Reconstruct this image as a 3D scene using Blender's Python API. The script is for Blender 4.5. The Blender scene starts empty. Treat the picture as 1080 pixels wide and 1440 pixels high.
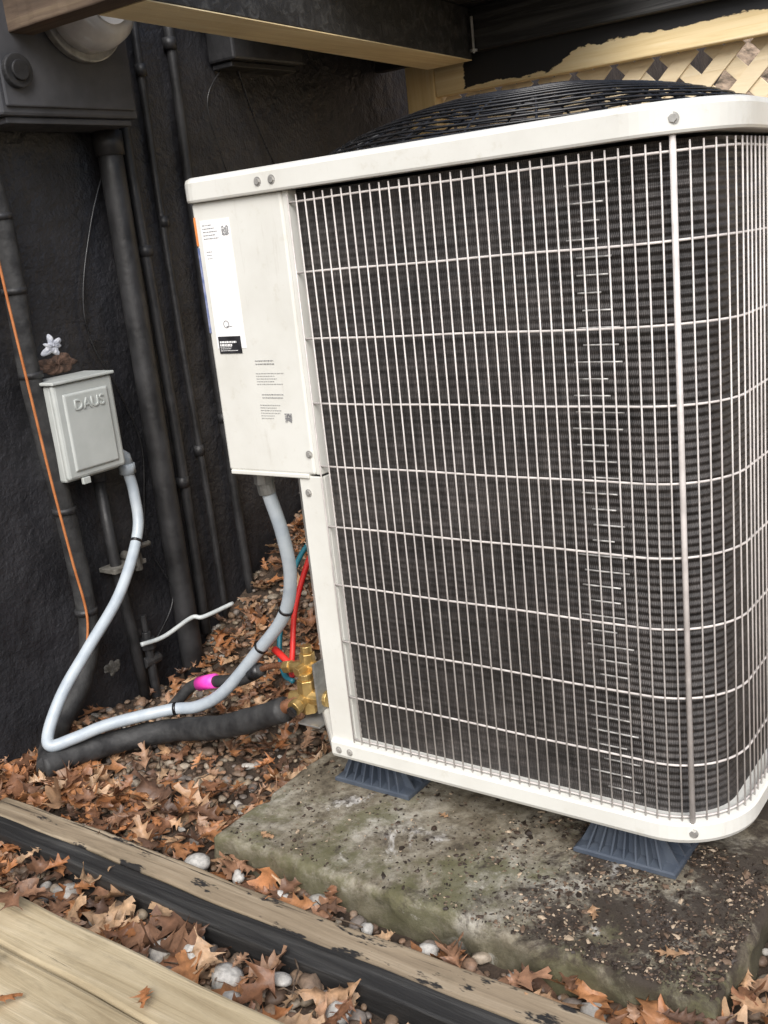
import bpy, bmesh, math, random
import numpy as np
from math import sin,cos
from mathutils import Vector, Matrix
random.seed(7); rng=np.random.default_rng(7)
scene=bpy.context.scene
col=scene.collection

# ------------------------------------------------------------ materials
def newmat(name):
    m=bpy.data.materials.new(name); m.use_nodes=True
    nt=m.node_tree; b=nt.nodes['Principled BSDF']
    return m,nt,b
def L(nt,a,b): nt.links.new(a,b)
def ramp(nt,fac,stops):
    r=nt.nodes.new('ShaderNodeValToRGB')
    e=r.color_ramp.elements
    while len(e)<len(stops): e.new(0.5)
    for i,(p,c) in enumerate(stops):
        e[i].position=p
        e[i].color=(c[0],c[1],c[2],1) if hasattr(c,'__len__') else (c,c,c,1)
    L(nt,fac,r.inputs['Fac']); return r
def coords(nt,stretch=(1,1,1),kind='Object'):
    tc=nt.nodes.new('ShaderNodeTexCoord'); mp=nt.nodes.new('ShaderNodeMapping')
    mp.inputs['Scale'].default_value=stretch
    L(nt,tc.outputs[kind],mp.inputs['Vector']); return mp.outputs['Vector']
def noise(nt,vec,scale,detail=5,rough=.55,dist=0):
    n=nt.nodes.new('ShaderNodeTexNoise'); n.inputs['Scale'].default_value=scale
    n.inputs['Detail'].default_value=detail; n.inputs['Roughness'].default_value=rough
    n.inputs['Distortion'].default_value=dist
    L(nt,vec,n.inputs['Vector']); return n.outputs['Fac']
def mixc(nt,fac,a,b,mode='MIX'):
    m=nt.nodes.new('ShaderNodeMix'); m.data_type='RGBA'; m.blend_type=mode
    for s,v in ((0,fac),(6,a),(7,b)):
        if hasattr(v,'links'): L(nt,v,m.inputs[s])
        elif s==0: m.inputs[s].default_value=v
        else: m.inputs[s].default_value=(v[0],v[1],v[2],1)
    return m.outputs[2]
def mth(nt,op,a,b_,clamp=False):
    n=nt.nodes.new('ShaderNodeMath'); n.operation=op; n.use_clamp=clamp
    for i,x in enumerate((a,b_)):
        if hasattr(x,'links'): L(nt,x,n.inputs[i])
        else: n.inputs[i].default_value=x
    return n.outputs[0]
def bump(nt,b,h,strength,dist=.002,prev=None):
    n=nt.nodes.new('ShaderNodeBump'); n.inputs['Strength'].default_value=strength
    n.inputs['Distance'].default_value=dist; L(nt,h,n.inputs['Height'])
    if prev is not None: L(nt,prev,n.inputs['Normal'])
    L(nt,n.outputs[0],b.inputs['Normal']); return n.outputs[0]
def pm(name,ca,cb,scale=20,rough=.5,metal=0,bs=0,bscale=60,stretch=(1,1,1),bd=.002,lo=.35,hi=.65,rv=.1):
    m,nt,b=newmat(name); v=coords(nt,stretch)
    f=noise(nt,v,scale); r=ramp(nt,f,[(lo,ca),(hi,cb)])
    L(nt,r.outputs[0],b.inputs['Base Color'])
    f2=noise(nt,v,scale*2.3,3)
    rr=ramp(nt,f2,[(.3,max(rough-rv,.05)),(.7,min(rough+rv,1))]); L(nt,rr.outputs[0],b.inputs['Roughness'])
    b.inputs['Metallic'].default_value=metal
    if bs: bump(nt,b,noise(nt,v,bscale),bs,bd)
    return m

m,nt,b=newmat('beige_painted_steel'); v=coords(nt)
f=noise(nt,v,9,6,.6); r=ramp(nt,f,[(.3,(.625,.62,.575)),(.6,(.69,.69,.65))])
g=ramp(nt,noise(nt,v,42,8,.7),[(.28,(.8,.77,.70)),(.42,(1,1,1))])
c=mixc(nt,.5,r.outputs[0],g.outputs[0],'MULTIPLY')
g2=ramp(nt,noise(nt,coords(nt,(30,30,3)),2,7,.75),[(.60,0),(.72,.3)])
c=mixc(nt,g2.outputs[0],c,(.42,.39,.33))
L(nt,c,b.inputs['Base Color'])
b.inputs['Roughness'].default_value=.36; bump(nt,b,noise(nt,v,500,2),.06,.0005)
M_beige=m
M_wire=pm('vinyl_coated_wire',(.48,.445,.425),(.64,.60,.575),40,.35)
M_screw=pm('zinc_screw',(.38,.37,.35),(.55,.54,.51),90,.4,.5)
M_black=pm('black_coated_wire',(.008,.008,.009),(.02,.02,.022),30,.3)
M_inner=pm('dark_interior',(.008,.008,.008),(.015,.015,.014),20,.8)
M_foot=pm('blue_grey_plastic',(.05,.064,.09),(.078,.094,.12),25,.5,bs=.2)
M_lwhite=pm('white_label_paper',(.84,.84,.84),(.9,.9,.9),30,.4)
M_lblack=pm('black_label_ink',(.012,.012,.014),(.03,.03,.035),60,.5)
M_lblue=pm('blue_label_ink',(.10,.14,.30),(.3,.33,.5),80,.5)
M_lorange=pm('orange_label_ink',(.65,.20,.05),(.75,.28,.08),60,.5)
M_grayink=pm('grey_label_ink',(.18,.18,.19),(.32,.32,.32),60,.5)
M_brass=pm('brass',(.52,.36,.14),(.68,.49,.21),60,.38,.85,.2,120)
M_copper=pm('copper',(.62,.28,.15),(.80,.42,.26),50,.32,.9,.1,200)
M_foam=pm('black_foam_insulation',(.013,.013,.014),(.040,.040,.040),30,.7,0,.6,55,bd=.004)
M_whip=pm('grey_blue_flexible_conduit',(.34,.39,.44),(.44,.49,.53),24,.42)
M_disc=pm('light_grey_enamel',(.40,.425,.41),(.47,.495,.48),18,.42,bs=.05,bscale=300)
M_blkpaint=pm('black_painted_metal',(.012,.012,.013),(.034,.034,.036),14,.5,0,.4,70,bd=.003)
M_greymetal=pm('dark_grey_meter_steel',(.04,.041,.046),(.07,.071,.078),12,.5,0,.2,90)
M_orange=pm('orange_cable_jacket',(.36,.12,.035),(.50,.19,.07),30,.5)
M_red=pm('red_rubber_hose',(.55,.02,.02),(.68,.04,.03),30,.4)
M_teal=pm('blue_rubber_hose',(.02,.12,.17),(.03,.20,.26),30,.4)
M_pink=pm('pink_tape',(.85,.05,.45),(.9,.12,.55),30,.4)
M_pvc=pm('white_pvc',(.42,.46,.47),(.55,.58,.58),30,.4)
M_foamw=pm('white_sealant',(.62,.65,.74),(.86,.87,.9),60,.7,bs=.8,bd=.004)
M_rust=pm('rusty_patch',(.05,.032,.024),(.17,.10,.07),70,.9,bs=.9,bscale=90,bd=.005)
M_galv=pm('galvanised_metal',(.22,.22,.21),(.38,.38,.37),40,.45,.6,.2)
M_dust=pm('dusty_grey_fitting',(.07,.065,.055),(.20,.19,.17),40,.7,0,.4)
M_glass=pm('meter_glass',(.50,.50,.50),(.70,.70,.70),15,.15,rv=.04)
M_twig=pm('twig_bark',(.05,.035,.025),(.17,.12,.08),60,.8,0,.4)

m,nt,b=newmat('aluminium_coil_fins')
tc=nt.nodes.new('ShaderNodeTexCoord'); mp=nt.nodes.new('ShaderNodeMapping')
L(nt,tc.outputs['UV'],mp.inputs['Vector'])
w=nt.nodes.new('ShaderNodeTexWave'); w.wave_type='BANDS'; w.bands_direction='X'
w.inputs['Scale'].default_value=110; w.inputs['Distortion'].default_value=1.6; w.inputs['Detail'].default_value=2; w.inputs['Detail Scale'].default_value=3
L(nt,mp.outputs[0],w.inputs['Vector'])
vo=coords(nt,(1,1,1))
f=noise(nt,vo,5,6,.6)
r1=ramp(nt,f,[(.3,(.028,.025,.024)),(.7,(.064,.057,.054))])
r2=ramp(nt,w.outputs['Fac'],[(.2,(.55,.55,.55)),(.7,(1.25,1.25,1.25))])
mp2=nt.nodes.new('ShaderNodeMapping'); mp2.inputs['Scale'].default_value=(9,95,1); L(nt,tc.outputs['UV'],mp2.inputs['Vector'])
r3=ramp(nt,noise(nt,mp2.outputs[0],1,4,.7),[(.33,(.5,.5,.5)),(.67,(1.45,1.45,1.45))])
mp3=nt.nodes.new('ShaderNodeMapping'); mp3.inputs['Scale'].default_value=(170,14,1); L(nt,tc.outputs['UV'],mp3.inputs['Vector'])
r4=ramp(nt,noise(nt,mp3.outputs[0],1,4,.7),[(.33,(.55,.55,.55)),(.67,(1.5,1.5,1.5))])
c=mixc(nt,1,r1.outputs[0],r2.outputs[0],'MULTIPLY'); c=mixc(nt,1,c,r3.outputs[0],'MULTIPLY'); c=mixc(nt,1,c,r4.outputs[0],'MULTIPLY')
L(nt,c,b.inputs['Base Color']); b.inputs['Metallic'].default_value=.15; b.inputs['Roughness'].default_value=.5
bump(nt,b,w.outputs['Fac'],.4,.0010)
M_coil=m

m,nt,b=newmat('black_painted_stucco'); v=coords(nt)
f=noise(nt,v,6,7,.6); r=ramp(nt,f,[(.3,(.011,.011,.013)),(.7,(.030,.030,.034))])
sc=noise(nt,v,5.3,9,.72,.4); sm=ramp(nt,sc,[(.64,0),(.72,.5)])
c=mixc(nt,sm.outputs[0],r.outputs[0],(.12,.12,.125))
sc2=noise(nt,coords(nt,(1,1,.35)),34,6,.8); sm2=ramp(nt,sc2,[(.68,0),(.74,.5)])
c=mixc(nt,sm2.outputs[0],c,(.16,.155,.15))
L(nt,c,b.inputs['Base Color'])
L(nt,ramp(nt,noise(nt,v,11),[(.3,.30),(.7,.52)]).outputs[0],b.inputs['Roughness'])
p=bump(nt,b,noise(nt,v,22,5,.6),.8,.012); bump(nt,b,noise(nt,v,110,4,.7),.6,.003,p)
M_wall=m

def woodmat(name,ca,cb,cc,axis='X',rough=.65,knots=True,spots=None,cracks=False,blot=((.62,.58,.5),(1.1,1.08,1.02)),mott=(.54,.7,.65),crk=(.35,.40),bdist=.003):
    m,nt,b=newmat(name)
    s={'X':(1.2,26,26),'Y':(26,1.2,26),'Z':(26,26,1.2)}[axis]
    v=coords(nt,s); f=noise(nt,v,1.5,8,.65,.8)
    r=ramp(nt,f,[(.28,ca),(.5,cb),(.72,cc)])
    v2=coords(nt); f2=noise(nt,v2,3.2,7,.65)
    c=mixc(nt,.6,r.outputs[0],ramp(nt,f2,[(.3,blot[0]),(.65,blot[1])]).outputs[0],'MULTIPLY')
    if knots:
        s2={'X':(3,9,9),'Y':(9,3,9),'Z':(9,9,3)}[axis]
        vv=coords(nt,s2); vor=nt.nodes.new('ShaderNodeTexVoronoi'); vor.inputs['Scale'].default_value=1.0
        L(nt,vv,vor.inputs['Vector']); k=ramp(nt,vor.outputs['Distance'],[(.05,1),(.16,0)])
        c=mixc(nt,k.outputs[0],c,(.16,.08,.035))
    h=f
    if cracks:
        vc=coords(nt,(.7,34,34)); fc_=noise(nt,vc,1,6,.7,1.2)
        kc=ramp(nt,fc_,[(crk[0],1),(crk[1],0)]); c=mixc(nt,kc.outputs[0],c,(.05,.036,.022))
        fd=noise(nt,coords(nt,(3,14,14)),1.6,8,.78); c=mixc(nt,ramp(nt,fd,[(mott[0],0),(mott[1],mott[2])]).outputs[0],c,(.12,.10,.065))
        h=mth(nt,'SUBTRACT',f,kc.outputs[0])
    if spots:
        vs=coords(nt,spots[1]); k=ramp(nt,noise(nt,vs,spots[0],5,.65),[(spots[2],0),(spots[2]+.035,1)])
        c=mixc(nt,k.outputs[0],c,(.016,.015,.015))
    L(nt,c,b.inputs['Base Color']); b.inputs['Roughness'].default_value=rough
    bump(nt,b,h,.7,bdist)
    return m
PB=((.8,.77,.7),(1.1,1.08,1.04))
M_pineX=woodmat('fresh_pine_x',(.58,.43,.22),(.76,.61,.36),(.84,.71,.48),'X',blot=PB)
M_pineY=woodmat('fresh_pine_y',(.66,.51,.28),(.82,.68,.42),(.88,.77,.54),'Y',blot=PB)
M_pineZ=woodmat('fresh_pine_z',(.60,.43,.19),(.76,.58,.30),(.82,.67,.40),'Z',blot=PB)
M_lattice=woodmat('lattice_pine',(.66,.53,.34),(.78,.66,.46),(.84,.74,.55),'X',knots=False,blot=PB)
M_treated=woodmat('weathered_treated_lumber',(.27,.21,.125),(.45,.375,.25),(.60,.52,.38),'X',.8,True,cracks=True,mott=(.52,.72,.5),crk=(.30,.35))
M_oldbrown=woodmat('old_brown_board',(.15,.115,.08),(.30,.24,.17),(.44,.375,.29),'X',.8,False,spots=(9,(1,3,1),.57),cracks=True)
M_brownbeam=woodmat('brown_beam',(.05,.035,.025),(.10,.07,.05),(.16,.12,.08),'X',.7)
M_blackwood=woodmat('black_stained_wood',(.008,.008,.008),(.020,.020,.021),(.070,.070,.070),'X',.6,False,bdist=.006)
m,nt,b=newmat('partly_painted_board')
v=coords(nt,(1.2,26,26)); f=noise(nt,v,1.5,8,.65,.8)
r=ramp(nt,f,[(.28,(.62,.46,.22)),(.5,(.78,.62,.35)),(.72,(.85,.72,.48))])
tc=nt.nodes.new('ShaderNodeTexCoord'); sp=nt.nodes.new('ShaderNodeSeparateXYZ'); L(nt,tc.outputs['Object'],sp.inputs[0])
vn=coords(nt,(14,1,40)); nf=noise(nt,vn,1,5,.7)
th=nt.nodes.new('ShaderNodeMapRange'); th.inputs['From Min'].default_value=-.09; th.inputs['From Max'].default_value=0.0
th.inputs['To Min'].default_value=1.270; th.inputs['To Max'].default_value=1.316; L(nt,sp.outputs['X'],th.inputs['Value'])
zz=mth(nt,'ADD',sp.outputs['Z'],mth(nt,'MULTIPLY',mth(nt,'SUBTRACT',nf,.5),.05))
d=mth(nt,'SUBTRACT',zz,th.outputs[0]); k1=mth(nt,'MULTIPLY',d,600,True)
k2=mth(nt,'MULTIPLY',mth(nt,'ADD',sp.outputs['X'],mth(nt,'ADD',.345,mth(nt,'MULTIPLY',mth(nt,'SUBTRACT',nf,.5),.03))),300,True)
k=mth(nt,'MULTIPLY',k1,k2)
L(nt,mixc(nt,k,r.outputs[0],(.016,.016,.017)),b.inputs['Base Color']); b.inputs['Roughness'].default_value=.55
bump(nt,b,f,.4,.002); M_ledger=m

# concrete
m,nt,b=newmat('worn_concrete'); v=coords(nt)
f=noise(nt,v,5.5,10,.72,.3); r=ramp(nt,f,[(.32,(.06,.048,.034)),(.44,(.17,.145,.105)),(.54,(.28,.255,.205)),(.68,(.43,.41,.37))])
f2=noise(nt,v,38,8,.75); c=mixc(nt,.9,r.outputs[0],ramp(nt,f2,[(.36,(.32,.28,.23)),(.56,(1.1,1.1,1.08))]).outputs[0],'MULTIPLY')
tc=nt.nodes.new('ShaderNodeTexCoord'); sp=nt.nodes.new('ShaderNodeSeparateXYZ'); L(nt,tc.outputs['Object'],sp.inputs[0])
my=nt.nodes.new('ShaderNodeMapRange'); my.inputs['From Min'].default_value=-.05; my.inputs['From Max'].default_value=-.19; L(nt,sp.outputs['Y'],my.inputs['Value'])
fg=mth(nt,'ADD',noise(nt,v,6.1,9,.75,.2),mth(nt,'MULTIPLY',my.outputs[0],.09)); c=mixc(nt,ramp(nt,fg,[(.53,0),(.63,.75)]).outputs[0],c,(.095,.092,.038))
fw=noise(nt,v,8.5,8,.68,.5); c=mixc(nt,ramp(nt,fw,[(.61,0),(.67,.85)]).outputs[0],c,(.60,.58,.55))
mr=nt.nodes.new('ShaderNodeMapRange'); mr.inputs['From Min'].default_value=.35; mr.inputs['From Max'].default_value=.85
L(nt,sp.outputs['X'],mr.inputs['Value'])
ad=mth(nt,'ADD',mth(nt,'MULTIPLY',mr.outputs[0],.20),noise(nt,v,9,9,.75,.4))
wet=ramp(nt,ad,[(.575,0),(.67,.92)])
c=mixc(nt,wet.outputs[0],c,(.034,.024,.018))
mz=nt.nodes.new('ShaderNodeMapRange'); mz.inputs['From Min'].default_value=-.004; mz.inputs['From Max'].default_value=-.03; L(nt,sp.outputs['Z'],mz.inputs['Value'])
c=mixc(nt,mth(nt,'MULTIPLY',mz.outputs[0],.6),c,(.085,.078,.042))
L(nt,c,b.inputs['Base Color']); b.inputs['Roughness'].default_value=.82
p=bump(nt,b,f2,.6,.005); bump(nt,b,noise(nt,v,160,6,.8),.6,.002,p); M_conc=m

m,nt,b=newmat('soil'); v=coords(nt)
f=noise(nt,v,14,9,.7); r=ramp(nt,f,[(.3,(.03,.02,.013)),(.55,(.085,.058,.04)),(.75,(.17,.12,.09))])
L(nt,r.outputs[0],b.inputs['Base Color']); b.inputs['Roughness'].default_value=.95
bump(nt,b,noise(nt,v,60,7,.75),.9,.01); M_soil=m
def attrmat(name,rough,bs,scale,trans=0,mul=(.6,1.15),bd=.002):
    m,nt,b=newmat(name); a=nt.nodes.new('ShaderNodeVertexColor'); a.layer_name='Col'
    v=coords(nt); n_=noise(nt,v,scale,6,.7)
    c=mixc(nt,1,a.outputs[0],ramp(nt,n_,[(.3,(mul[0],)*3),(.7,(mul[1],)*3)]).outputs[0],'MULTIPLY')
    L(nt,c,b.inputs['Base Color']); b.inputs['Roughness'].default_value=rough
    bump(nt,b,n_,bs,bd)
    if trans:
        t=nt.nodes.new('ShaderNodeBsdfTranslucent'); L(nt,c,t.inputs['Color'])
        mx=nt.nodes.new('ShaderNodeMixShader'); mx.inputs[0].default_value=trans
        L(nt,b.outputs[0],mx.inputs[1]); L(nt,t.outputs[0],mx.inputs[2])
        L(nt,mx.outputs[0],nt.nodes['Material Output'].inputs['Surface'])
    return m
M_leaf=attrmat('dry_oak_leaf',.45,.6,80,.15,(.6,1.2))
M_peb=attrmat('river_pebble',.6,.4,110,0,(.5,1.15))

# ------------------------------------------------------------ mesh builder
def empty(name,loc=(0,0,0)):
    e=bpy.data.objects.new(name,None); e.location=loc; e.empty_display_size=.1; col.objects.link(e); return e
class MB:
    def __init__(s): s.v=[]; s.f=[]
    def add(s,v,f):
        o=len(s.v); s.v+= [tuple(x) for x in v]; s.f+=[tuple(i+o for i in q) for q in f]
    def tube(s,pts,r,n=8,caps=True,closed=False):
        P=[Vector(p) for p in pts]; k=len(P); rs=r if hasattr(r,'__len__') else [r]*k
        T=[]
        for i in range(k):
            if closed: t=P[(i+1)%k]-P[i-1]
            else: t=P[min(i+1,k-1)]-P[max(i-1,0)]
            T.append(t.normalized())
        u=T[0].orthogonal().normalized(); rings=[]
        for i in range(k):
            u=(u-T[i]*u.dot(T[i])).normalized(); w=T[i].cross(u)
            rings.append([P[i]+(u*math.cos(2*math.pi*j/n)+w*math.sin(2*math.pi*j/n))*rs[i] for j in range(n)])
        v=[x for rr in rings for x in rr]; f=[]
        for i in range(k if closed else k-1):
            a=i*n; b_=((i+1)%k)*n
            for j in range(n): f.append((a+j,a+(j+1)%n,b_+(j+1)%n,b_+j))
        if caps and not closed:
            f.append(tuple(range(n-1,-1,-1))); f.append(tuple((k-1)*n+j for j in range(n)))
        s.add(v,f)
    def box(s,a,b_):
        (x0,y0,z0),(x1,y1,z1)=a,b_
        s.add([(x0,y0,z0),(x1,y0,z0),(x1,y1,z0),(x0,y1,z0),(x0,y0,z1),(x1,y0,z1),(x1,y1,z1),(x0,y1,z1)],
              [(0,3,2,1),(4,5,6,7),(0,1,5,4),(1,2,6,5),(2,3,7,6),(3,0,4,7)])
    def loops(s,L_,closed_ring=True,cap=False):
        n=len(L_[0]); v=[p for l in L_ for p in l]; f=[]
        for i in range(len(L_)-1):
            for j in range(n if closed_ring else n-1):
                f.append((i*n+j,i*n+(j+1)%n,(i+1)*n+(j+1)%n,(i+1)*n+j))
        if cap: f.append(tuple((len(L_)-1)*n+j for j in range(n))); f.append(tuple(range(n-1,-1,-1)))
        s.add(v,f)
    def obj(s,name,mat,parent=None,smooth=False,bevel=0,seg=2):
        me=bpy.data.meshes.new(name); me.from_pydata(s.v,[],s.f); me.update()
        bm=bmesh.new(); bm.from_mesh(me); bmesh.ops.recalc_face_normals(bm,faces=bm.faces); bm.to_mesh(me); bm.free()
        me.materials.append(mat); o=bpy.data.objects.new(name,me); col.objects.link(o)
        if smooth: me.polygons.foreach_set('use_smooth',[True]*len(me.polygons))
        if bevel:
            md=o.modifiers.new('bev','BEVEL'); md.width=bevel; md.segments=seg; md.limit_method='ANGLE'
        if parent: o.parent=parent
        return o
def box(name,a,b_,mat,parent=None,bevel=.002):
    m=MB(); m.box(a,b_); return m.obj(name,mat,parent,bevel=bevel)
def cr(pts,sub=8):
    P=[Vector(p) for p in pts]; out=[]
    P=[P[0]*2-P[1]]+P+[P[-1]*2-P[-2]]
    for i in range(1,len(P)-2):
        for k in range(sub):
            t=k/sub; a,b_,c,d=P[i-1],P[i],P[i+1],P[i+2]
            out.append(.5*((2*b_)+(c-a)*t+(2*a-5*b_+4*c-d)*t*t+(3*b_-a-3*c+d)*t**3))
    out.append(P[-2]); return out
def pipe(name,pts,r,mat,parent=None,n=16,sub=10):
    p=cr(pts,sub) if len(pts)>2 else [Vector(pts[0]).lerp(Vector(pts[1]),i/12) for i in range(13)]
    m=MB(); m.tube(p,r,n); return m.obj(name,mat,parent,smooth=True)
def disc(mb,c,axis,r,h,n=6,r2=None):
    a=Vector(axis).normalized(); mb.tube([Vector(c),Vector(c)+a*h],[r,r2 if r2 else r],n)

# ------------------------------------------------------------ condenser unit
AC=empty('air_conditioner_condenser',(.41,.41,0))
def par(o,p):
    o.parent=p; o.matrix_parent_inverse=Matrix.Translation(-Vector(p.location)); return o
XS,YB,R=.812,.83,.105
def rrect(x0,x1,y0,y1,rad,segs,d,z):
    cs=[(x0,y0,180),(x1,y0,270),(x1,y1,0),(x0,y1,90)]; out=[]
    for (x,y,a0),r,sg in zip(cs,rad,segs):
        cx=x+r if x==x0 else x-r; cy=y+r if y==y0 else y-r
        for k in range(sg+1):
            a=math.radians(a0+90*k/sg); out.append((cx+(r+d)*math.cos(a),cy+(r+d)*math.sin(a),z))
    return out
seg=[]
def line(a,b_,nrm,n=2):
    for k in range(n): t=k/n; seg.append((a[0]+(b_[0]-a[0])*t,a[1]+(b_[1]-a[1])*t,nrm[0],nrm[1]))
def arc(cx,cy,a0,n=14):
    for k in range(n): a=math.radians(a0+90*k/n); seg.append((cx+R*math.cos(a),cy+R*math.sin(a),math.cos(a),math.sin(a)))
line((.19,0),(XS-R,0),(0,-1)); arc(XS-R,R,270); line((XS,R),(XS,YB-R),(1,0)); arc(XS-R,YB-R,0)
line((XS-R,YB),(R,YB),(0,1)); arc(R,YB-R,90); line((0,YB-R),(0,.16),(-1,0)); seg.append((0,.16,-1,0))
S=np.array(seg); ds=np.r_[0,np.cumsum(np.hypot(np.diff(S[:,0]),np.diff(S[:,1])))]; LEN=ds[-1]
def at(s,off):
    x=np.interp(s,ds,S[:,0]);y=np.interp(s,ds,S[:,1]);nx=np.interp(s,ds,S[:,2]);ny=np.interp(s,ds,S[:,3]);l=math.hypot(nx,ny)
    return x+nx/l*off,y+ny/l*off
ss=list(ds)
zs=np.arange(.098,.986,.00175); per=.0105
s2=sorted(set(list(np.round(ss,5))+list(np.round(np.arange(0,LEN,.05),5))))
verts=[];faces=[];uvs=[]
for s_ in s2:
    k=.0009+.0026*max(0,min(1,(s_-.38)/.12))
    for z in zs:
        x,y=at(s_,-.020-k*(.5-.5*math.cos(2*math.pi*z/per))); verts.append((x,y,z)); uvs.append((s_,z))
nz=len(zs)
for i in range(len(s2)-1):
    for j in range(nz-1): faces.append((i*nz+j,(i+1)*nz+j,(i+1)*nz+j+1,i*nz+j+1))
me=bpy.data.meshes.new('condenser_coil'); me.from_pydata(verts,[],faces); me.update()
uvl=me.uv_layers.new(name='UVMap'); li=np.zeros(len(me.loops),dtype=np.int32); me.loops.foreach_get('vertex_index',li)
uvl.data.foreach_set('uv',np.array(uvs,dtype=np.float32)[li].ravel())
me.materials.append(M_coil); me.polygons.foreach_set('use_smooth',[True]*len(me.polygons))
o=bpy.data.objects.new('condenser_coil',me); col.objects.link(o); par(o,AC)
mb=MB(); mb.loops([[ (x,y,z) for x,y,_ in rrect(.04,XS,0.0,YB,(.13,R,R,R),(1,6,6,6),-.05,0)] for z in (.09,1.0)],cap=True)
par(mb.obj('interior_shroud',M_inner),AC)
mb=MB(); s_=.004
while s_<LEN:
    x,y=at(s_,.0015); jx=random.uniform(-.0006,.0006)
    x2,y2=at(s_+jx,.0015); xm,ym=at(s_+random.uniform(-.001,.001),.0015+random.uniform(-.0008,.0008))
    mb.tube([(x,y,.102),(xm,ym,.5),(x2,y2,.982)],.00120,6); s_+=.0163
par(mb.obj('grille_vertical_wires',M_wire,smooth=True),AC)
mb=MB(); hz=[.112]+[.872-.0975*k for k in range(7,-1,-1)]+[.972]
for z in hz:
    pts=[]
    for q in s2:
        x,y=at(q,-.0012); pts.append((x,y,z+.0006*math.sin(q*23+z*50)))
    mb.tube(pts,.0017,6)
par(mb.obj('grille_horizontal_wires',M_wire,smooth=True),AC)
mb=MB()
for q in (.571,.571+.17+.62+.1,LEN-.02):
    x,y=at(q,.0035); mb.tube([(x,y,.10),(x,y,.99)],.0040,8)
par(mb.obj('grille_seam_strap',M_wire,smooth=True),AC)
mb=MB(); z=.13  # added rods imitating reflections off the coil bend, not real hardware
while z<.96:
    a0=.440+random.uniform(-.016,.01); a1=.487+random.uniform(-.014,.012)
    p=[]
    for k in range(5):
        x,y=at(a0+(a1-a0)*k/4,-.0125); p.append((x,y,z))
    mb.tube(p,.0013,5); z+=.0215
M_glint=pm('painted_coil_glint',(.22,.21,.20),(.60,.59,.57),80,.35,.2)  # pale mottled colour carries the painted glints
par(mb.obj('coil_glint_rods',M_glint,smooth=True),AC)
prf=[(-.012,.106),(-.004,.1075),(.006,.106),(.009,.103),(.009,.082),(.006,.076),(-.01,.075),(-.04,.078)]
mb=MB(); mb.loops([rrect(0.02,XS,0,YB,(.13,R,R,R),(1,14,14,14),d_,z_) for d_,z_ in prf],cap=True)
par(mb.obj('base_pan',M_beige),AC)
prf=[(-.03,.9905),(.006,.989),(.0115,.990),(.013,.993),(.013,1.018),(.0105,1.0235),(.005,1.026),(-.004,1.0265),(-.012,1.0245),(-.02,1.0215)]
mb=MB(); mb.loops([rrect(-.004,XS,0,YB,(.02,R,R,R),(6,16,16,16),d_,z_) for d_,z_ in prf],cap=True)
par(mb.obj('top_cover',M_beige,bevel=0),AC)
CX,CY,RD=.395,.405,.375
def dz(r): return 1.029+.078*(1-(r/RD)**2.4)
mb=MB(); r_=.06
while r_<RD+.001:
    n=72; mb.tube([(CX+r_*math.cos(2*math.pi*k/n),CY+r_*math.sin(2*math.pi*k/n),dz(r_)+.0012*math.sin(6*2*math.pi*k/n)) for k in range(n)],.0019,5,closed=True); r_+=.02
for k in range(24):
    a=2*math.pi*k/24+.2
    mb.tube([(CX+q*math.cos(a),CY+q*math.sin(a),dz(q)-.003) for q in np.linspace(.05 if k%2==0 else .22,RD,14)],.0022,6)
for q in (RD,RD+.004): 
    mb.tube([(CX+q*math.cos(2*math.pi*k/72),CY+q*math.sin(2*math.pi*k/72),1.028) for k in range(72)],.004,6,closed=True)
par(mb.obj('fan_guard',M_black,smooth=True),AC)
mb=MB(); disc(mb,(CX,CY,1.0225),(0,0,1),RD-.01,.002,64); par(mb.obj('fan_opening',M_inner),AC)
mb=MB(); disc(mb,(CX,CY,1.026),(0,0,1),.05,.02,32)
for k in range(4):
    a=k*math.pi/2+.4; ca,sa=math.cos(a),math.sin(a)
    q=[]
    for rr,wd in ((.05,.03),(.2,.07),(.34,.09)):
        q.append((CX+rr*ca-wd*sa,CY+rr*sa+wd*ca,1.027)); q.append((CX+rr*ca+wd*sa,CY+rr*sa-wd*ca,1.034))
    mb.add(q,[(0,1,3,2),(2,3,5,4)])
par(mb.obj('fan_blades',M_black),AC)
par(box('control_panel',(0,-.003,.565),(.183,.13,.989),M_beige,bevel=.004),AC)
mb=MB(); mb.box((.004,-.0045,.559),(.170,.12,.566)); par(mb.obj('control_panel_flange',M_beige,bevel=.0015),AC)
mb=MB(); mb.box((.183,-.001,.565),(.194,.02,.989)); par(mb.obj('corner_trim',M_beige,bevel=.002),AC)
mb=MB(); mb.box((.147,-.0005,.104),(.194,.004,.562)); mb.box((.147,.004,.104),(.151,.05,.562)); mb.box((.190,.004,.104),(.194,.03,.562))
par(mb.obj('corner_post',M_beige,bevel=.0015),AC)
mb=MB(); mb.loops([[(.151,.05,z_),(.06,.12,z_),(.002,.16,z_),(.002,.17,z_),(.07,.13,z_),(.16,.06,z_)] for z_ in (.104,.562)],cap=True)
par(mb.obj('valve_access_panel',M_beige),AC)
mb=MB()
for x,z in ((.006+.145,1.006),(.178,1.006)): disc(mb,(x,-.0125,z),(0,-1,0),.0046,.0035); disc(mb,(x,-.0125,z),(0,-1,0),.0068,.0012,16)
x,y=at(.571,.012); disc(mb,(x,y,1.006),(0.1,-1,0),.0050,.004); disc(mb,(x,y,1.006),(.1,-1,0),.0070,.0012,16)
x,y=at(.571,.008); disc(mb,(x,y,.092),(0.1,-1,0),.0050,.004); disc(mb,(x,y,.092),(.1,-1,0),.0070,.0012,16)
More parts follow.
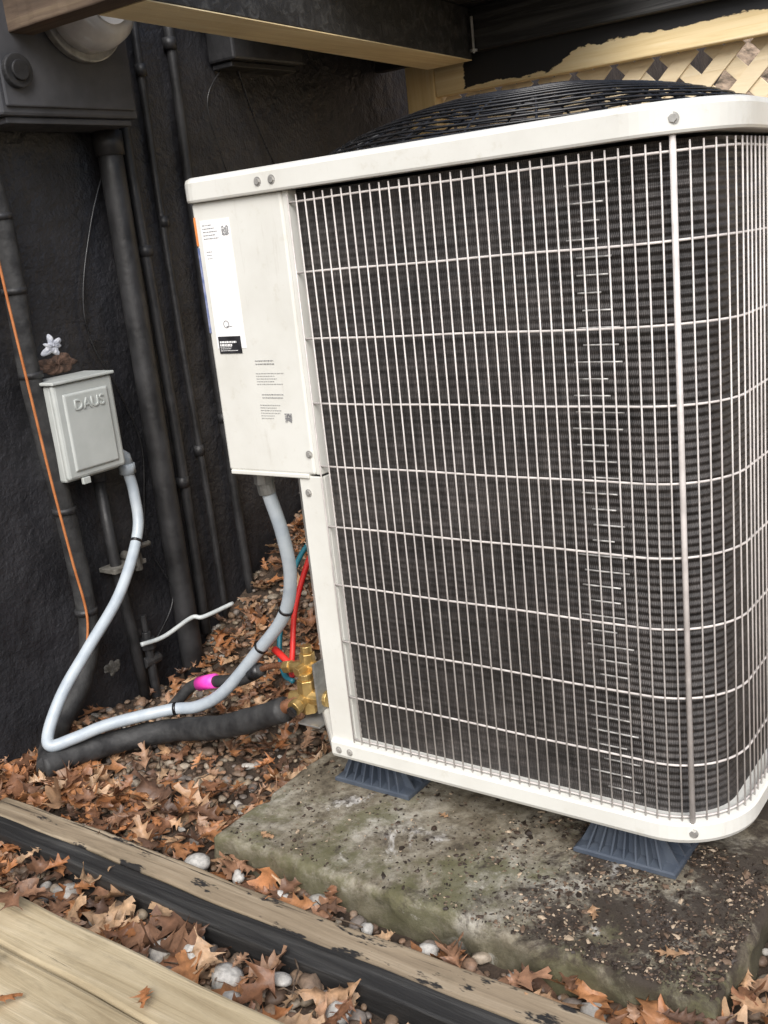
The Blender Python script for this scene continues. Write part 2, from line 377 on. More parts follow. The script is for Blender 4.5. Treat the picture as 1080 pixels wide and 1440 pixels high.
for x,z in ((.176,.598),(.163,.535),(.165,.091),(.188,.091)): 
    yy=-.0085 if z<.1 else (-.003 if z>.56 else -.0005)
    disc(mb,(x,yy,z),(0,-1,0),.0043,.0035); disc(mb,(x,yy,z),(0,-1,0),.0062,.0012,16)
par(mb.obj('screws',M_screw),AC)
yl=-.0034
def lab(name,x0,x1,z0,z1,mat,t=.0003,y=yl): return par(box(name,(x0,y-t,z0),(x1,y,z1),mat,bevel=0),AC)
lab('rating_label',.014,.076,.765,.962,M_lwhite)
lab('certification_label',.018,.066,.757,.784,M_lblack,.0003,yl-.0006)
lab('orange_warning_strip',.0012,.0052,.925,.968,M_lorange,.0006)
lab('blue_warning_strip',.0012,.0052,.79,.922,M_lblue,.0006)
mb=MB()
def qr(x0,z0,s_,n=13):
    c=s_/n
    for i in range(n):
        for j in range(n):
            if random.random()<.55: mb.box((x0+i*c,yl-.0009,z0+j*c),(x0+(i+1)*c,yl-.0005,z0+(j+1)*c))
qr(.058,.937,.014); qr(.137,.648,.014)
par(mb.obj('qr_codes',M_grayink),AC)
mb=MB()
def textlines(x0,x1,z1,z0,step,h,y,left=True):
    z=z1
    while z>z0:
        x=x0; end=x1-random.random()*(x1-x0)*.5
        while x<end:
            w_=random.uniform(.0015,.005); mb.box((x,y-.0003,z-h),(min(x+w_,end),y,z)); x+=w_+.0011
        z-=step
textlines(.018,.05,.955,.93,.005,.0011,yl-.0005)
textlines(.020,.035,.915,.90,.005,.0009,yl-.0005)
textlines(.040,.060,.80,.795,.006,.0014,yl-.0005)
textlines(.09,.13,.745,.735,.005,.0012,yl-.0003)
textlines(.088,.152,.725,.705,.0042,.0006,yl-.0003)
textlines(.095,.14,.692,.685,.005,.0010,yl-.0003)
textlines(.088,.132,.675,.650,.0042,.0006,yl-.0003)
par(mb.obj('label_print',M_grayink),AC)
mb=MB()
textlines(.021,.062,.7765,.770,.0045,.003,yl-.0011); textlines(.021,.06,.768,.759,.003,.0009,yl-.0011)
par(mb.obj('label_white_print',M_lwhite),AC)
mb=MB(); mb.tube([(.040+.0055*math.cos(a),yl-.0007,.803+.0055*math.sin(a)) for a in np.linspace(0,2*math.pi,20)[:-1]],.0006,4,closed=True)
par(mb.obj('certification_mark',M_grayink),AC)
V=MB(); VB=MB()
V.tube([(.075,.085,.125),(.03,.08,.125),(-.005,.075,.118)],[.015,.015,.013],14)
V.tube([(.03,.08,.095),(.03,.08,.158)],.0175,6); V.tube([(.03,.08,.158),(.03,.08,.170)],.013,14)
V.tube([(.03,.08,.125),(.028,.052,.118)],.012,6); V.tube([(.028,.055,.119),(.027,.04,.116)],.014,14)
V.tube([(.07,.10,.175),(.02,.10,.175),(-.02,.098,.167)],[.011,.011,.009],14)
V.tube([(.022,.10,.15),(.022,.10,.20)],.0145,6); V.tube([(.022,.10,.20),(.022,.10,.214)],.0105,14)
V.tube([(.022,.10,.175),(.018,.07,.172)],.010,6)
V.tube([(-.034,.098,.163),(-.018,.098,.167)],.0125,6)
par(V.obj('brass_service_valves',M_brass,bevel=.0012),AC)
VB.tube([(.028,.038,.113),(.027,.032,.112)],.010,12); par(VB.obj('valve_caps',M_black),AC)
mb=MB(); mb.box((.066,.06,.105),(.070,.13,.20)); mb.box((.02,.055,.078),(.07,.13,.082)); par(mb.obj('valve_bracket',M_galv,bevel=.001),AC)
def foot(cx,cy):
    e=empty('plastic_riser_foot',(cx,cy,0)); mb=MB(); h=.075; a,b_=.078,.058
    rect=lambda r,z:[(cx-r,cy-r*.62,z),(cx+r,cy-r*.62,z),(cx+r,cy+r*.62,z),(cx-r,cy+r*.62,z)]
    mb.loops([rect(a,.001),rect(a,.007),rect(a-.004,.009),rect(.05,.012)],cap=True)
    mb.loops([rect(.046,.012),rect(.04,.05),rect(.042,h-.012)],cap=True)
    mb.loops([rect(.060,h-.012),rect(.062,h-.008),rect(.062,h-.0005)],cap=True)
    for k in range(-3,4):
        x=cx+k*.019; xt=cx+k*.013
        mb.add([(x-.0015,cy-a*.6,.008),(x+.0015,cy-a*.6,.008),(xt+.0015,cy-.028,h-.01),(xt-.0015,cy-.028,h-.01),(x-.0015,cy,.008),(x+.0015,cy,.008)],[(0,1,2,3),(0,3,4),(1,5,2)])
    for sx in (-1,1):
        for k in (-1,0,1):
            y=cy+k*.025; mb.add([(cx+sx*a*.97,y-.0015,.008),(cx+sx*a*.97,y+.0015,.008),(cx+sx*.045,y+.0015,h-.01),(cx+sx*.045,y-.0015,h-.01),(cx,y-.0015,.008),(cx,y+.0015,.008)],[(0,1,2,3),(0,3,4),(1,5,2)])
    o=mb.obj('ribbed_riser',M_foot); par(o,e)
for c in ((.192,.078),(.652,.068),(.192,.74),(.652,.74)): foot(*c)

# ------------------------------------------------------------ pad
m_=MB()
x0,x1,y0,y1=.03,.855,-.19,.88
nx,ny=160,150
xs=np.r_[x0,x0+.003,x0+.008,np.linspace(x0+.014,x1-.014,nx),x1-.008,x1-.003,x1]; ys=np.r_[y0,y0+.003,y0+.008,np.linspace(y0+.014,y1-.014,ny),y1-.008,y1-.003,y1]
X,Y=np.meshgrid(xs,ys,indexing='ij')
def fbm(x,y,f0,n=5,seed=0):
    r0=np.random.default_rng(seed); z=np.zeros_like(x,float); a=1
    for i in range(n):
        for _ in range(3):
            an=r0.uniform(0,6.28); z+=a*np.sin((x*np.cos(an)+y*np.sin(an))*f0+r0.uniform(0,6.28))/3
        f0*=1.9; a*=.6
    return z
E=np.minimum(np.minimum(X-x0,x1-X),np.minimum(Y-y0,y1-Y))
chip=np.clip(fbm(X,Y,60,4,3)-.6,0,1)*np.clip(1-E/.03,0,1)
Z=.0009*fbm(X,Y,25,5,1)-np.where(E<.008,.008*(1-E/.008)**2,0)-chip*.022
ex=np.clip(1-E/.02,0,1)*.004
X2=X+ex*fbm(X,Y,30,4,5); Y2=Y+ex*fbm(X,Y,30,4,6)
ny_=len(ys); nx_=len(xs)
vv=np.c_[X2.ravel(),Y2.ravel(),Z.ravel()].tolist()
ff=[(i*ny_+j,(i+1)*ny_+j,(i+1)*ny_+j+1,i*ny_+j+1) for i in range(nx_-1) for j in range(ny_-1)]
m_.add(vv,ff)
ring=[i*ny_ for i in range(nx_)]+[(nx_-1)*ny_+j for j in range(1,ny_)]+[i*ny_+ny_-1 for i in range(nx_-2,-1,-1)]+[j for j in range(ny_-2,0,-1)]
prev=ring
for dep in (-.02,-.04,-.12):
    b0=len(m_.v)
    for q in ring:
        x,y,z=m_.v[q]; wob=.003*math.sin(x*61+y*47+dep*90)+.002*math.sin(x*140-y*133+dep*200)
        cx_,cy_=.44,.34; m_.v.append((x+wob*(1 if x>cx_ else -1),y+wob*(1 if y>cy_ else -1),dep))
    for k in range(len(ring)): k2=(k+1)%len(ring); m_.f.append((prev[k],b0+k,b0+k2,prev[k2]))
    prev=[b0+k for k in range(len(ring))]
m_.obj('concrete_pad',M_conc,smooth=True)

# ------------------------------------------------------------ ground
def sst(a,b_,x): t=np.clip((x-a)/(b_-a),0,1); return t*t*(3-2*t)
def gh(x,y):
    x=np.asarray(x,float); y=np.asarray(y,float)
    z=-.060+.008*np.sin(x*9+1)*np.cos(y*7)+.005*np.sin(x*21+y*17)
    rise=np.clip((y-.33)*.5,0,.30)*sst(.0,-.25,x)*sst(3.,1.6,y)
    return z+rise
xs=np.r_[-60,-20,-8,-4,-2,-1.2,np.arange(-.9,2.4,.03),3,5,10,25,60]; ys=np.r_[-60,-20,-8,-4,-2,np.arange(-1.2,2.0,.03),2.6,4,6,10,25,60]
X,Y=np.meshgrid(xs,ys,indexing='ij'); Z=gh(X,Y); n2=len(ys)
f=[(i*n2+j,(i+1)*n2+j,(i+1)*n2+j+1,i*n2+j+1) for i in range(len(xs)-1) for j in range(n2-1)]
me=bpy.data.meshes.new('ground'); me.from_pydata(np.c_[X.ravel(),Y.ravel(),Z.ravel()].tolist(),[],f); me.materials.append(M_soil)
me.polygons.foreach_set('use_smooth',[True]*len(me.polygons)); col.objects.link(bpy.data.objects.new('ground',me))

def bigmesh(name,V,F,C,mat,smooth):
    me=bpy.data.meshes.new(name); nv=len(V); nf=len(F); k=F.shape[1]
    me.vertices.add(nv); me.vertices.foreach_set('co',V.astype(np.float32).ravel())
    me.loops.add(nf*k); me.loops.foreach_set('vertex_index',F.astype(np.int32).ravel())
    me.polygons.add(nf); me.polygons.foreach_set('loop_start',np.arange(0,nf*k,k,dtype=np.int32))
    try: me.polygons.foreach_set('loop_total',np.full(nf,k,dtype=np.int32))
    except Exception: pass
    me.update(calc_edges=True); me.validate()
    a=me.color_attributes.new('Col','FLOAT_COLOR','POINT'); a.data.foreach_set('color',np.c_[C,np.ones(nv)].astype(np.float32).ravel())
    me.materials.append(mat); me.polygons.foreach_set('use_smooth',[smooth]*nf)
    o=bpy.data.objects.new(name,me); col.objects.link(o); return o
bm=bmesh.new(); bmesh.ops.create_icosphere(bm,subdivisions=2,radius=1); iv=np.array([v.co[:] for v in bm.verts]); fi=np.array([[v.index for v in f.verts] for f in bm.faces]); bm.free()
pal=np.array([(.30,.24,.17),(.24,.17,.12),(.36,.30,.23),(.27,.23,.20),(.17,.11,.075),(.55,.52,.47),(.30,.19,.125),(.34,.23,.15)])
palp=np.array([.15,.17,.12,.12,.15,.03,.14,.12])
def on_pad(x,y,m=0): return (x>.03-m)&(x<.855+m)&(y>-.19-m)&(y<.88+m)
def on_tim(x,y): return ((y<-.245)&(y>-.345)&(x>-.47))|((y<-.47)&(y>-.74)&(x<.4))
VV=[];FF=[];CC=[];cnt=0;o_=0
def pebble(x,y,s_,c,lift=0):
    global o_
    sc=np.array([s_*rng.uniform(.9,1.3),s_*rng.uniform(.7,1),s_*rng.uniform(.45,.75)])
    q=iv*(1+.16*np.sin(iv@rng.normal(size=(3,1))*2.2+rng.uniform(0,6)))*sc
    a=rng.uniform(0,6.28); t=rng.normal(0,.3); ca,sa=math.cos(a),math.sin(a)
    Rm=np.array([[ca,-sa,0],[sa,ca,0],[0,0,1]])@np.array([[1,0,0],[0,math.cos(t),-math.sin(t)],[0,math.sin(t),math.cos(t)]])
    q=q@Rm.T+np.array([x,y,float(gh(x,y))+s_*.25+rng.uniform(0,.006)+lift])
    VV.append(q);FF.append(fi+o_);o_+=len(iv);CC.append(np.tile(c,(len(iv),1)))
while cnt<11500:
    x=rng.uniform(-.61,1.9); y=rng.uniform(-.75,1.45)
    if rng.random()>(1.0 if x<1.05 else .4): continue
    if on_pad(x,y,.004) or on_tim(x,y): continue
    s_=rng.choice([.005,.008,.012,.018],p=[.42,.37,.18,.03])*rng.uniform(.8,1.25)
    if y>-.2 and s_>.012: s_*=.7
    c=pal[rng.choice(8,p=palp)]*rng.uniform(.6,1.15)
    if s_>.018: c=pal[5]*rng.uniform(.7,1.0)
    pebble(x,y,s_,c); cnt+=1
for x,y,s_ in ((.02,-.225,.020),(.10,-.215,.013),(.20,-.222,.012),(.17,-.385,.021),(.25,-.40,.024),(.12,-.37,.014),(.33,-.375,.016),(.36,-.22,.012),(.47,-.225,.014),(.44,-.39,.017),(-.03,-.39,.016),(.29,-.43,.018),(-.12,-.215,.011),(.60,-.222,.012)):
    pebble(x,y,s_,np.array([.62,.60,.56])*rng.uniform(.75,1.05),.012)
bigmesh('gravel',np.vstack(VV),np.vstack(FF),np.vstack(CC),M_peb,True)
ns=21
def leafgeo(Ln,lob,curl,fold,tw):
    t=np.linspace(0,1,ns); nl=rng.choice([2.5,3.5,3.5,4.5]); vs=[]
    env=np.where(t<.13,0,np.sin(np.pi*np.clip((t-.10)/.92,0,1)**.85)**.55)
    tt=np.clip((t-.13)/.87,0,1)
    lobe=.5-.5*np.cos(2*np.pi*nl*tt); sinus=rng.uniform(.22,.42)
    w0=lob*env*(sinus+(1-sinus)*lobe**.8); w0=np.maximum(w0,.010); w0[-1]=.015
    wl=w0*(1+.15*rng.normal(size=ns)); wr=w0*(1+.15*rng.normal(size=ns))
    fwd=.05*np.sin(2*np.pi*nl*tt-.6)+.05*lobe
    cx=rng.normal(0,.5); wav=rng.uniform(.01,.05); wp=rng.uniform(0,6)
    for i in range(ns):
        for sd in (-1,-.5,0,.5,1):
            ww=wl[i] if sd<0 else wr[i]
            x=t[i]+abs(sd)*fwd[i]; y=sd*ww+ .12*cx*(t[i]-.5)**2
            z=fold*abs(y)*1.1+curl*(t[i]-.5)**2*1.5+wav*abs(sd)*np.sin(t[i]*17+wp+sd*2)+tw*y*(t[i]-.5)*3
            vs.append((x-.5,y,z))
    return np.array(vs)*Ln
lf=np.array([(i*5+j,(i+1)*5+j,(i+1)*5+j+1,i*5+j+1) for i in range(ns-1) for j in range(4)])
lpal=np.array([(.37,.17,.075),(.44,.205,.09),(.27,.13,.07),(.46,.28,.16),(.50,.33,.20),(.19,.10,.06),(.42,.18,.075),(.13,.075,.05),(.32,.175,.105),(.40,.24,.15)])
shade=np.array([1.0,.95,1.15,.95,1.0])
VV=[];FF=[];CC=[];cnt=0;o_=0
while cnt<4700:
    x=rng.uniform(-.6,1.7); y=rng.uniform(-.75,1.4)
    pad=on_pad(x,y,0)
    if pad: continue
    if on_tim(x,y) and rng.random()>.02: continue
    dens=.5+.5*sin(x*7+2)*cos(y*9+x*3)
    if y>-.10 and x<0: dens=min(dens,.30)*.8-.02+ (.30 if y>.3 else 0)
    elif y>-.25 and x<.0: dens=dens*.5+.5
    if -.24<y<-.16 and x>-.1: dens*=.5
    if -.46<y<-.345: dens=dens*.45+.45*(x<.05)
    if rng.random()>dens+.07: continue
    Ln=rng.uniform(.032,.09)*(0.75 if y>-.1 else 1)
    q=leafgeo(Ln,rng.uniform(.26,.38),rng.normal(.1,.45),rng.normal(.15,.4),rng.normal(0,.5))
    tl=.30 if x<.05 else .18
    a=rng.uniform(0,6.28); t1=rng.normal(0,tl); t2=rng.normal(0,tl)
    Rz=np.array([[cos(a),-sin(a),0],[sin(a),cos(a),0],[0,0,1]]); Rx=np.array([[1,0,0],[0,cos(t1),-sin(t1)],[0,sin(t1),cos(t1)]]); Ry=np.array([[cos(t2),0,sin(t2)],[0,1,0],[-sin(t2),0,cos(t2)]])
    base=float(gh(x,y))+.012+rng.uniform(0,.024)
    if on_tim(x,y): base=-.012 if y>-.4 else .038
    q=q@(Rz@Rx@Ry).T; 
    if on_tim(x,y): q[:,2]=q[:,2]*.5; q[:,2]-=q[:,2].min()
    q=q+np.array([x,y,base])
    if q[:,0].min()<-.61: q[:,0]+=-.61-q[:,0].min()
    VV.append(q);FF.append(lf+o_);o_+=len(q)
    cc=lpal[rng.integers(len(lpal))]*rng.uniform(.7,1.2)
    CC.append(np.tile(shade,ns)[:,None]*cc[None,:]);cnt+=1
for x,y,Ln in ((.66,-.10,.03),(.78,-.13,.04),(.35,.015,.022),(.12,-.16,.03)):
    q=leafgeo(Ln,.3,.1,.1,.1); a=rng.uniform(0,6.28)
    q=q@np.array([[cos(a),-sin(a),0],[sin(a),cos(a),0],[0,0,1]]).T; q[:,2]-=q[:,2].min(); q=q+np.array([x,y,.003])
    VV.append(q);FF.append(lf+o_);o_+=len(q); CC.append(np.tile(shade,ns)[:,None]*(lpal[3]*.9)[None,:])
bigmesh('fallen_leaves',np.vstack(VV),np.vstack(FF),np.vstack(CC),M_leaf,True)
mb=MB()
for _ in range(190):
    x=rng.uniform(-.58,1.1); y=rng.uniform(-.5,.9)
    if on_tim(x,y) or on_pad(x,y,.03): continue
    a=rng.uniform(0,6.28); l=rng.uniform(.03,.12); z=float(gh(x,y))+.026
    pts=[(x+cos(a)*l*t+rng.normal(0,.002),y+sin(a)*l*t+rng.normal(0,.002),z+rng.normal(0,.003)) for t in (-.5,-.2,.1,.5)]
    if min(p_[0] for p_ in pts)<-.61 or on_pad(pts[0][0],pts[0][1]) or on_pad(pts[3][0],pts[3][1]): continue
    mb.tube(pts,[.0016,.0014,.0012,.0007],5)
mb.obj('twigs',M_twig,smooth=True)
VV=[];FF=[];CC=[];cnt=0;o_=0
bm=bmesh.new(); bmesh.ops.create_icosphere(bm,subdivisions=1,radius=1); iv1=np.array([v.co[:] for v in bm.verts]); fi1=np.array([[v.index for v in f.verts] for f in bm.faces]); bm.free()
while cnt<5200:
    x=rng.uniform(.05,.85); y=rng.uniform(-.185,.12)
    w_=float(sst(.35,.85,x))*.9+.10
    if rng.random()>w_*(.3+.7*(sin(x*31+y*11)*cos(y*27)>-.1)): continue
    s_=rng.choice([.0009,.0015,.003],p=[.62,.33,.05])*rng.uniform(.7,1.4)
    q=iv1*(1+.35*rng.normal(size=(len(iv1),1)))*np.array([s_*1.7,s_,s_*.6]); a=rng.uniform(0,6.28)
    q=q@np.array([[cos(a),-sin(a),0],[sin(a),cos(a),0],[0,0,1]]).T+np.array([x,y,s_*.3+.0003])
    VV.append(q);FF.append(fi1+o_);o_+=len(iv1)
    c=np.array([(.03,.02,.014),(.06,.04,.028),(.18,.12,.08),(.44,.34,.24)][rng.choice(4,p=[.42,.3,.16,.12])])
    CC.append(np.tile(c,(len(iv1),1)));cnt+=1
bigmesh('dirt_crumbs',np.vstack(VV),np.vstack(FF),np.vstack(CC),M_peb,False)

# ------------------------------------------------------------ timbers
def plank(name,a,b_,mat,bev=.003,wob=.002,nseg=24,axis=0):
    (x0,y0,z0),(x1,y1,z1)=a,b_; mb=MB(); Ls=[]
    ph=random.uniform(0,9)
    for k in range(nseg+1):
        t=k/nseg; w1=wob*math.sin(t*13+ph)+wob*.5*math.sin(t*57+ph); w2=wob*math.sin(t*19+ph*2)+wob*.5*math.sin(t*71+ph)
        if axis==0:
            x=x0+(x1-x0)*t; Ls.append([(x,y0+w1,z0),(x,y1+w1*.5,z0),(x,y1+w2*.5,z1+w2*.5),(x,y0+w2,z1+w1*.5)])
        else:
            y=y0+(y1-y0)*t; Ls.append([(x0+w1,y,z0),(x1+w1,y,z0),(x1+w2,y,z1+w2*.3),(x0+w2,y,z1+w1*.3)])
    mb.loops(Ls,cap=True); return mb.obj(name,mat,bevel=bev)
plank('brown_landscape_board',(-.455,-.302,-.075),(1.9,-.250,-.022),M_oldbrown,.004,.003,60)
plank('black_landscape_board',(-.43,-.3435,-.08),(1.9,-.3045,-.020),M_blackwood,.003,.002,60)
plank('treated_deck_beam',(-1.3,-.56,-.10),(1.9,-.478,.028),M_treated,.006,.003,60)
plank('treated_deck_beam',(-1.3,-.72,-.10),(1.9,-.563,.031),M_treated,.006,.003,60)

# ------------------------------------------------------------ wall
mb=MB(); mb.box((-.9,-3.2,-.3),(-.615,5,2.8)); mb.obj('house_wall',M_wall)

# ------------------------------------------------------------ deck corner overhead
DK=empty('deck',(0,.8,1.4))
YE=1.398
def skew(z0,z1,xl0,xr0,mat,name,bev):
    jo=MB(); Ls=[]
    for t in np.linspace(0,1,10):
        y=.145+(YE-.145)*t; xl=-.305-.125*t; xr=xr0-.105*t
        Ls.append([(xl,y,z0),(xr,y,z0),(xr,y,z1),(xl,y,z1)])
    jo.loops(Ls,cap=True); par(jo.obj(name,mat,bevel=bev),DK)
skew(1.33,1.332,0,-.185,M_pineY,'joist_raw_underside',0)
skew(1.3325,1.46,0,-.184,M_blackwood,'joist',.002)
par(plank('cross_beam',(-.612,.085,1.33),(-.10,.142,1.46),M_brownbeam,.003,.0015),DK)
par(plank('rim_beam',(-.612,1.402,1.352),(2.1,1.437,1.46),M_blackwood,.003,.0015),DK)
y=.66
while y<1.5:
    par(plank('deck_board',(-.61,y,1.463),(.22,y+.134,1.49),M_blackwood,.003,.001,8),DK); y+=.141
mb=MB(); disc(mb,(-.275,1.385,1.345),(0,0,1),.004,.09,8); disc(mb,(-.275,1.385,1.348),(0,0,1),.011,.006,12); par(mb.obj('hanger_bolt',M_galv),DK)

# ------------------------------------------------------------ lattice fence
FE=empty('lattice_fence',(.7,1.45,0))
par(plank('fence_top_board',(-.438,1.44,1.262),(2.6,1.475,1.42),M_ledger,.003,.001),FE)
par(plank('fence_post',(-.535,1.439,-.1),(-.440,1.53,1.45),M_pineZ,.004,0,4,1),FE)
par(plank('fence_post',(2.5,1.48,-.1),(2.59,1.57,1.30),M_pineZ,.004,0,4,1),FE)
par(plank('fence_rail',(-.438,1.449,.0),(2.6,1.475,.09),M_pineX,.003,.001),FE)
def lattice(sgn,y,name):
    mb=MB(); X0,X1,Z0,Z1=-.437,2.5,.05,1.27; w=.019; c=-2.0
    while c<4.5:
        xa,xb=X0,X1
        if sgn>0: xa=max(xa,c+Z0); xb=min(xb,c+Z1)
        else: xa=max(xa,c-Z1); xb=min(xb,c-Z0)
        if xb-xa>.03:
            z_a=sgn*(xa-c); z_b=sgn*(xb-c); d=Vector((1,0,sgn)).normalized(); nrm=Vector((-d.z,0,d.x))
            A=Vector((xa,y,z_a)); B=Vector((xb,y,z_b)); t=.006
            vs=[]
            for P_ in (A,B):
                for u,v_ in ((-1,-1),(1,-1),(1,1),(-1,1)): vs.append(P_+nrm*w*u+Vector((0,t*.5*v_,0)))
            mb.add(vs,[(0,1,2,3),(4,7,6,5),(0,4,5,1),(1,5,6,2),(2,6,7,3),(3,7,4,0)])
        c+=.112
    return par(mb.obj(name,M_lattice,bevel=.001),FE)
lattice(1,1.484,'lattice_slats'); lattice(-1,1.4915,'lattice_cross_slats')
mb=MB(); vs=[];fs=[]; nxx=40;nyy=14
for i in range(nxx):
    for j in range(nyy):
        x=-10+i*.6; y=2.3+j*.5; vs.append((x,y,-.1+min(j*.38,4)+.15*math.sin(x*1.7+j)+.1*math.sin(x*4.1)))
for i in range(nxx-1):
    for j in range(nyy-1): fs.append((i*nyy+j,(i+1)*nyy+j,(i+1)*nyy+j+1,i*nyy+j+1))
mb.add(vs,fs); M_hill=pm('leafy_hillside',(.06,.045,.03),(.40,.30,.22),18,.9,0,.9,20,bd=.05)
mb.obj('hillside',M_hill,smooth=True)

# ------------------------------------------------------------ wall equipment
MT=empty('electric_meter_box',(-.55,.21,1.3))
par(box('meter_enclosure',(-.614,.045,1.19),(-.49,.372,1.62),M_greymetal,bevel=.006),MT)
par(box('enclosure_cover',(-.4895,.055,1.205),(-.483,.362,1.60),M_greymetal,bevel=.004),MT)
par(box('bottom_lip',(-.60,.06,1.178),(-.50,.36,1.1895),M_greymetal,bevel=.002),MT)
mb=MB(); c=(-.482,.25,1.385)
disc(mb,c,(1,0,0),.098,.018,40); par(mb.obj('meter_collar_ring',M_galv,bevel=.003),MT)
mb=MB(); mb.tube([(-.464,.25,1.385),(-.43,.25,1.385),(-.405,.25,1.385),(-.39,.25,1.385)],[.084,.083,.076,.058],40); par(mb.obj('meter_glass_dome',M_glass,smooth=True),MT)
mb=MB(); disc(mb,(-.389,.25,1.385),(1,0,0),.045,.002,30); par(mb.obj('meter_label',M_lwhite),MT)
mb=MB(); disc(mb,(-.482,.085,1.265),(1,0,0),.03,.012,24); disc(mb,(-.47,.085,1.265),(1,0,0),.018,.006,24); par(mb.obj('knockout_hub',M_blkpaint,bevel=.002),MT)
e=empty('service_conduit_pipe',(-.585,.36,0)); mb=MB(); mb.tube([(-.583,.362,z) for z in np.linspace(-.08,1.19,14)],.0265,20); mb.tube([(-.583,.362,1.13),(-.583,.362,1.178)],.031,20)
par(mb.obj('pipe',M_blkpaint,smooth=True),e)
for i,(y,r,zt,zb) in enumerate(((.432,.0125,1.6,.02),(.505,.0085,1.6,.03),(.60,.0115,1.7,.03))):
    e=empty('wall_conduit_pipe',(-.598,y,0)); mb=MB(); mb.tube([(-.615+r+.003+.002*math.sin(z*3+i),y+.004*math.sin(z*4+i),z) for z in np.linspace(zb,zt,24)],r,12)
    for z in (.40,.93,1.25): mb.tube([(-.615+r+.003,y,z-.012+i*.06),(-.615+r+.003,y,z+.012+i*.06)],r+.004,12)
    par(mb.obj('pipe',M_blkpaint,smooth=True),e)
e=empty('lower_conduit_pipe',(-.59,.2,.2)); mb=MB(); mb.tube([(-.592,.19,.49),(-.59,.192,.3),(-.588,.205,.1),(-.587,.21,-.06)],.0125,12); mb.tube([(-.592,.19,.465),(-.592,.19,.492)],.017,12)
par(mb.obj('pipe',M_blkpaint,smooth=True),e)
UB=empty('utility_box',(-.58,.84,1.36))
par(box('box_body',(-.614,.73,1.335),(-.53,.985,1.42),M_blkpaint,bevel=.006),UB); par(box('box_lip',(-.612,.74,1.322),(-.55,.975,1.334),M_blkpaint,bevel=.002),UB)
pipe('hanging_cable',[(-.59,.80,1.33),(-.60,.86,1.2),(-.60,.92,1.08),(-.60,.98,.95),(-.59,1.0,.6)],.003,M_black,n=8)
pipe('hanging_cable',[(-.60,.40,1.18),(-.605,.30,1.0),(-.605,.24,.8),(-.60,.30,.62),(-.60,.33,.5),(-.60,.30,.3),(-.59,.34,.15),(-.58,.24,.05)],.0022,M_black,n=8)
pipe('hanging_cable',[(-.60,.76,1.33),(-.605,.70,1.25),(-.60,.72,1.12),(-.605,.76,1.0),(-.60,.72,.8)],.0018,M_black,n=8)
DB=empty('electrical_disconnect_box',(-.57,.143,.59))
par(box('enclosure',(-.6145,.072,.492),(-.540,.213,.690),M_disc,bevel=.005),DB)
par(box('cover',(-.5395,.068,.498),(-.524,.217,.692),M_disc,bevel=.006),DB)
mb=MB(); mb.loops([[(-.5235,.085,.512),(-.5235,.200,.512),(-.5235,.200,.672),(-.5235,.085,.672)],[(-.5195,.089,.516),(-.5195,.196,.516),(-.5195,.196,.668),(-.5195,.089,.668)]],cap=True)
par(mb.obj('raised_cover_panel',M_disc,bevel=.002),DB)
par(box('rain_lip',(-.612,.064,.6925),(-.518,.221,.699),M_disc,bevel=.002),DB)
par(box('hasp',(-.530,.10,.484),(-.522,.118,.4975),M_disc,bevel=.001),DB)
fc=bpy.data.curves.new('embossed_lettering','FONT'); fc.body='DAUS'; fc.size=.030; fc.extrude=.0012; fc.bevel_depth=.0004; fc.align_x='CENTER'
fo=bpy.data.objects.new('embossed_lettering',fc); fc.materials.append(M_disc); col.objects.link(fo)
fo.matrix_world=Matrix(((0,0,1,-.5188),(1,0,0,.146),(0,1,0,.636),(0,0,0,1)))
fo.parent=DB; fo.matrix_parent_inverse=Matrix.Translation(-Vector(DB.location))
mb=MB(); mb.tube([(-.565,.214,.515),(-.565,.232,.515),(-.565,.246,.505),(-.565,.25,.485)],.0155,14); mb.tube([(-.565,.25,.49),(-.565,.25,.468)],.018,8)
par(mb.obj('conduit_fitting',M_whip,smooth=True),DB)
def splat(name,c,ry,rz,th,mat,seed,rag=.35):
    # irregular flat daub sticking to the wall
    r0=np.random.default_rng(seed); n=64; ph=r0.uniform(0,6.28,6); am=r0.uniform(.4,1,6)
    rad=[1+rag*sum(am[k]*math.sin((k+2)*a*1.0+ph[k]) for k in range(6))/3 for a in np.linspace(0,2*math.pi,n,endpoint=False)]
    mb=MB(); Ls=[]
    for q,h in ((1,0),(.93,.5),(.75,.8),(.5,1),(.25,.9),(.05,.95)):
        Ls.append([(c[0]+th*h*(1+.3*math.sin(i*1.3+q*9)),c[1]+ry*q*rad[i]*math.cos(2*math.pi*i/n),c[2]+rz*q*rad[i]*math.sin(2*math.pi*i/n)) for i in range(n)])
    mb.loops(Ls,cap=True); return mb.obj(name,mat,smooth=True)
splat('wall_patch',(-.6165,.157,.722),.052,.020,.006,M_rust,5,.25)
splat('sealant_splotch',(-.6165,.152,.760),.024,.018,.008,M_foamw,4,.55)
splat('wall_crack_mortar',(-.6165,.155,.04),.022,.018,.005,M_dust,8,.4)
RL=empty('insulated_refrigerant_line',(-.4,.05,0))
pts=[(-.014,.062,.098),(-.10,.062,.06),(-.20,.062,.022),(-.315,.055,-.004),(-.39,.0,-.012),(-.44,-.085,-.012),(-.462,-.16,-.012)]
mb=MB(); p=cr(pts,10); mb.tube(p,[.0235*(1+.05*math.sin(i*.9)*math.sin(i*.37)) for i in range(len(p))],18); par(mb.obj('foam_sleeve_ground',M_foam,smooth=True),RL)
pts=[(-.455,-.155,-.012),(-.52,-.10,-.012),(-.565,-.035,.0),(-.575,.04,.06),(-.578,.082,.14),(-.58,.09,.25),(-.58,.082,.43),(-.58,.062,.72),(-.58,.065,1.0),(-.58,.03,1.3),(-.58,.0,1.7)]
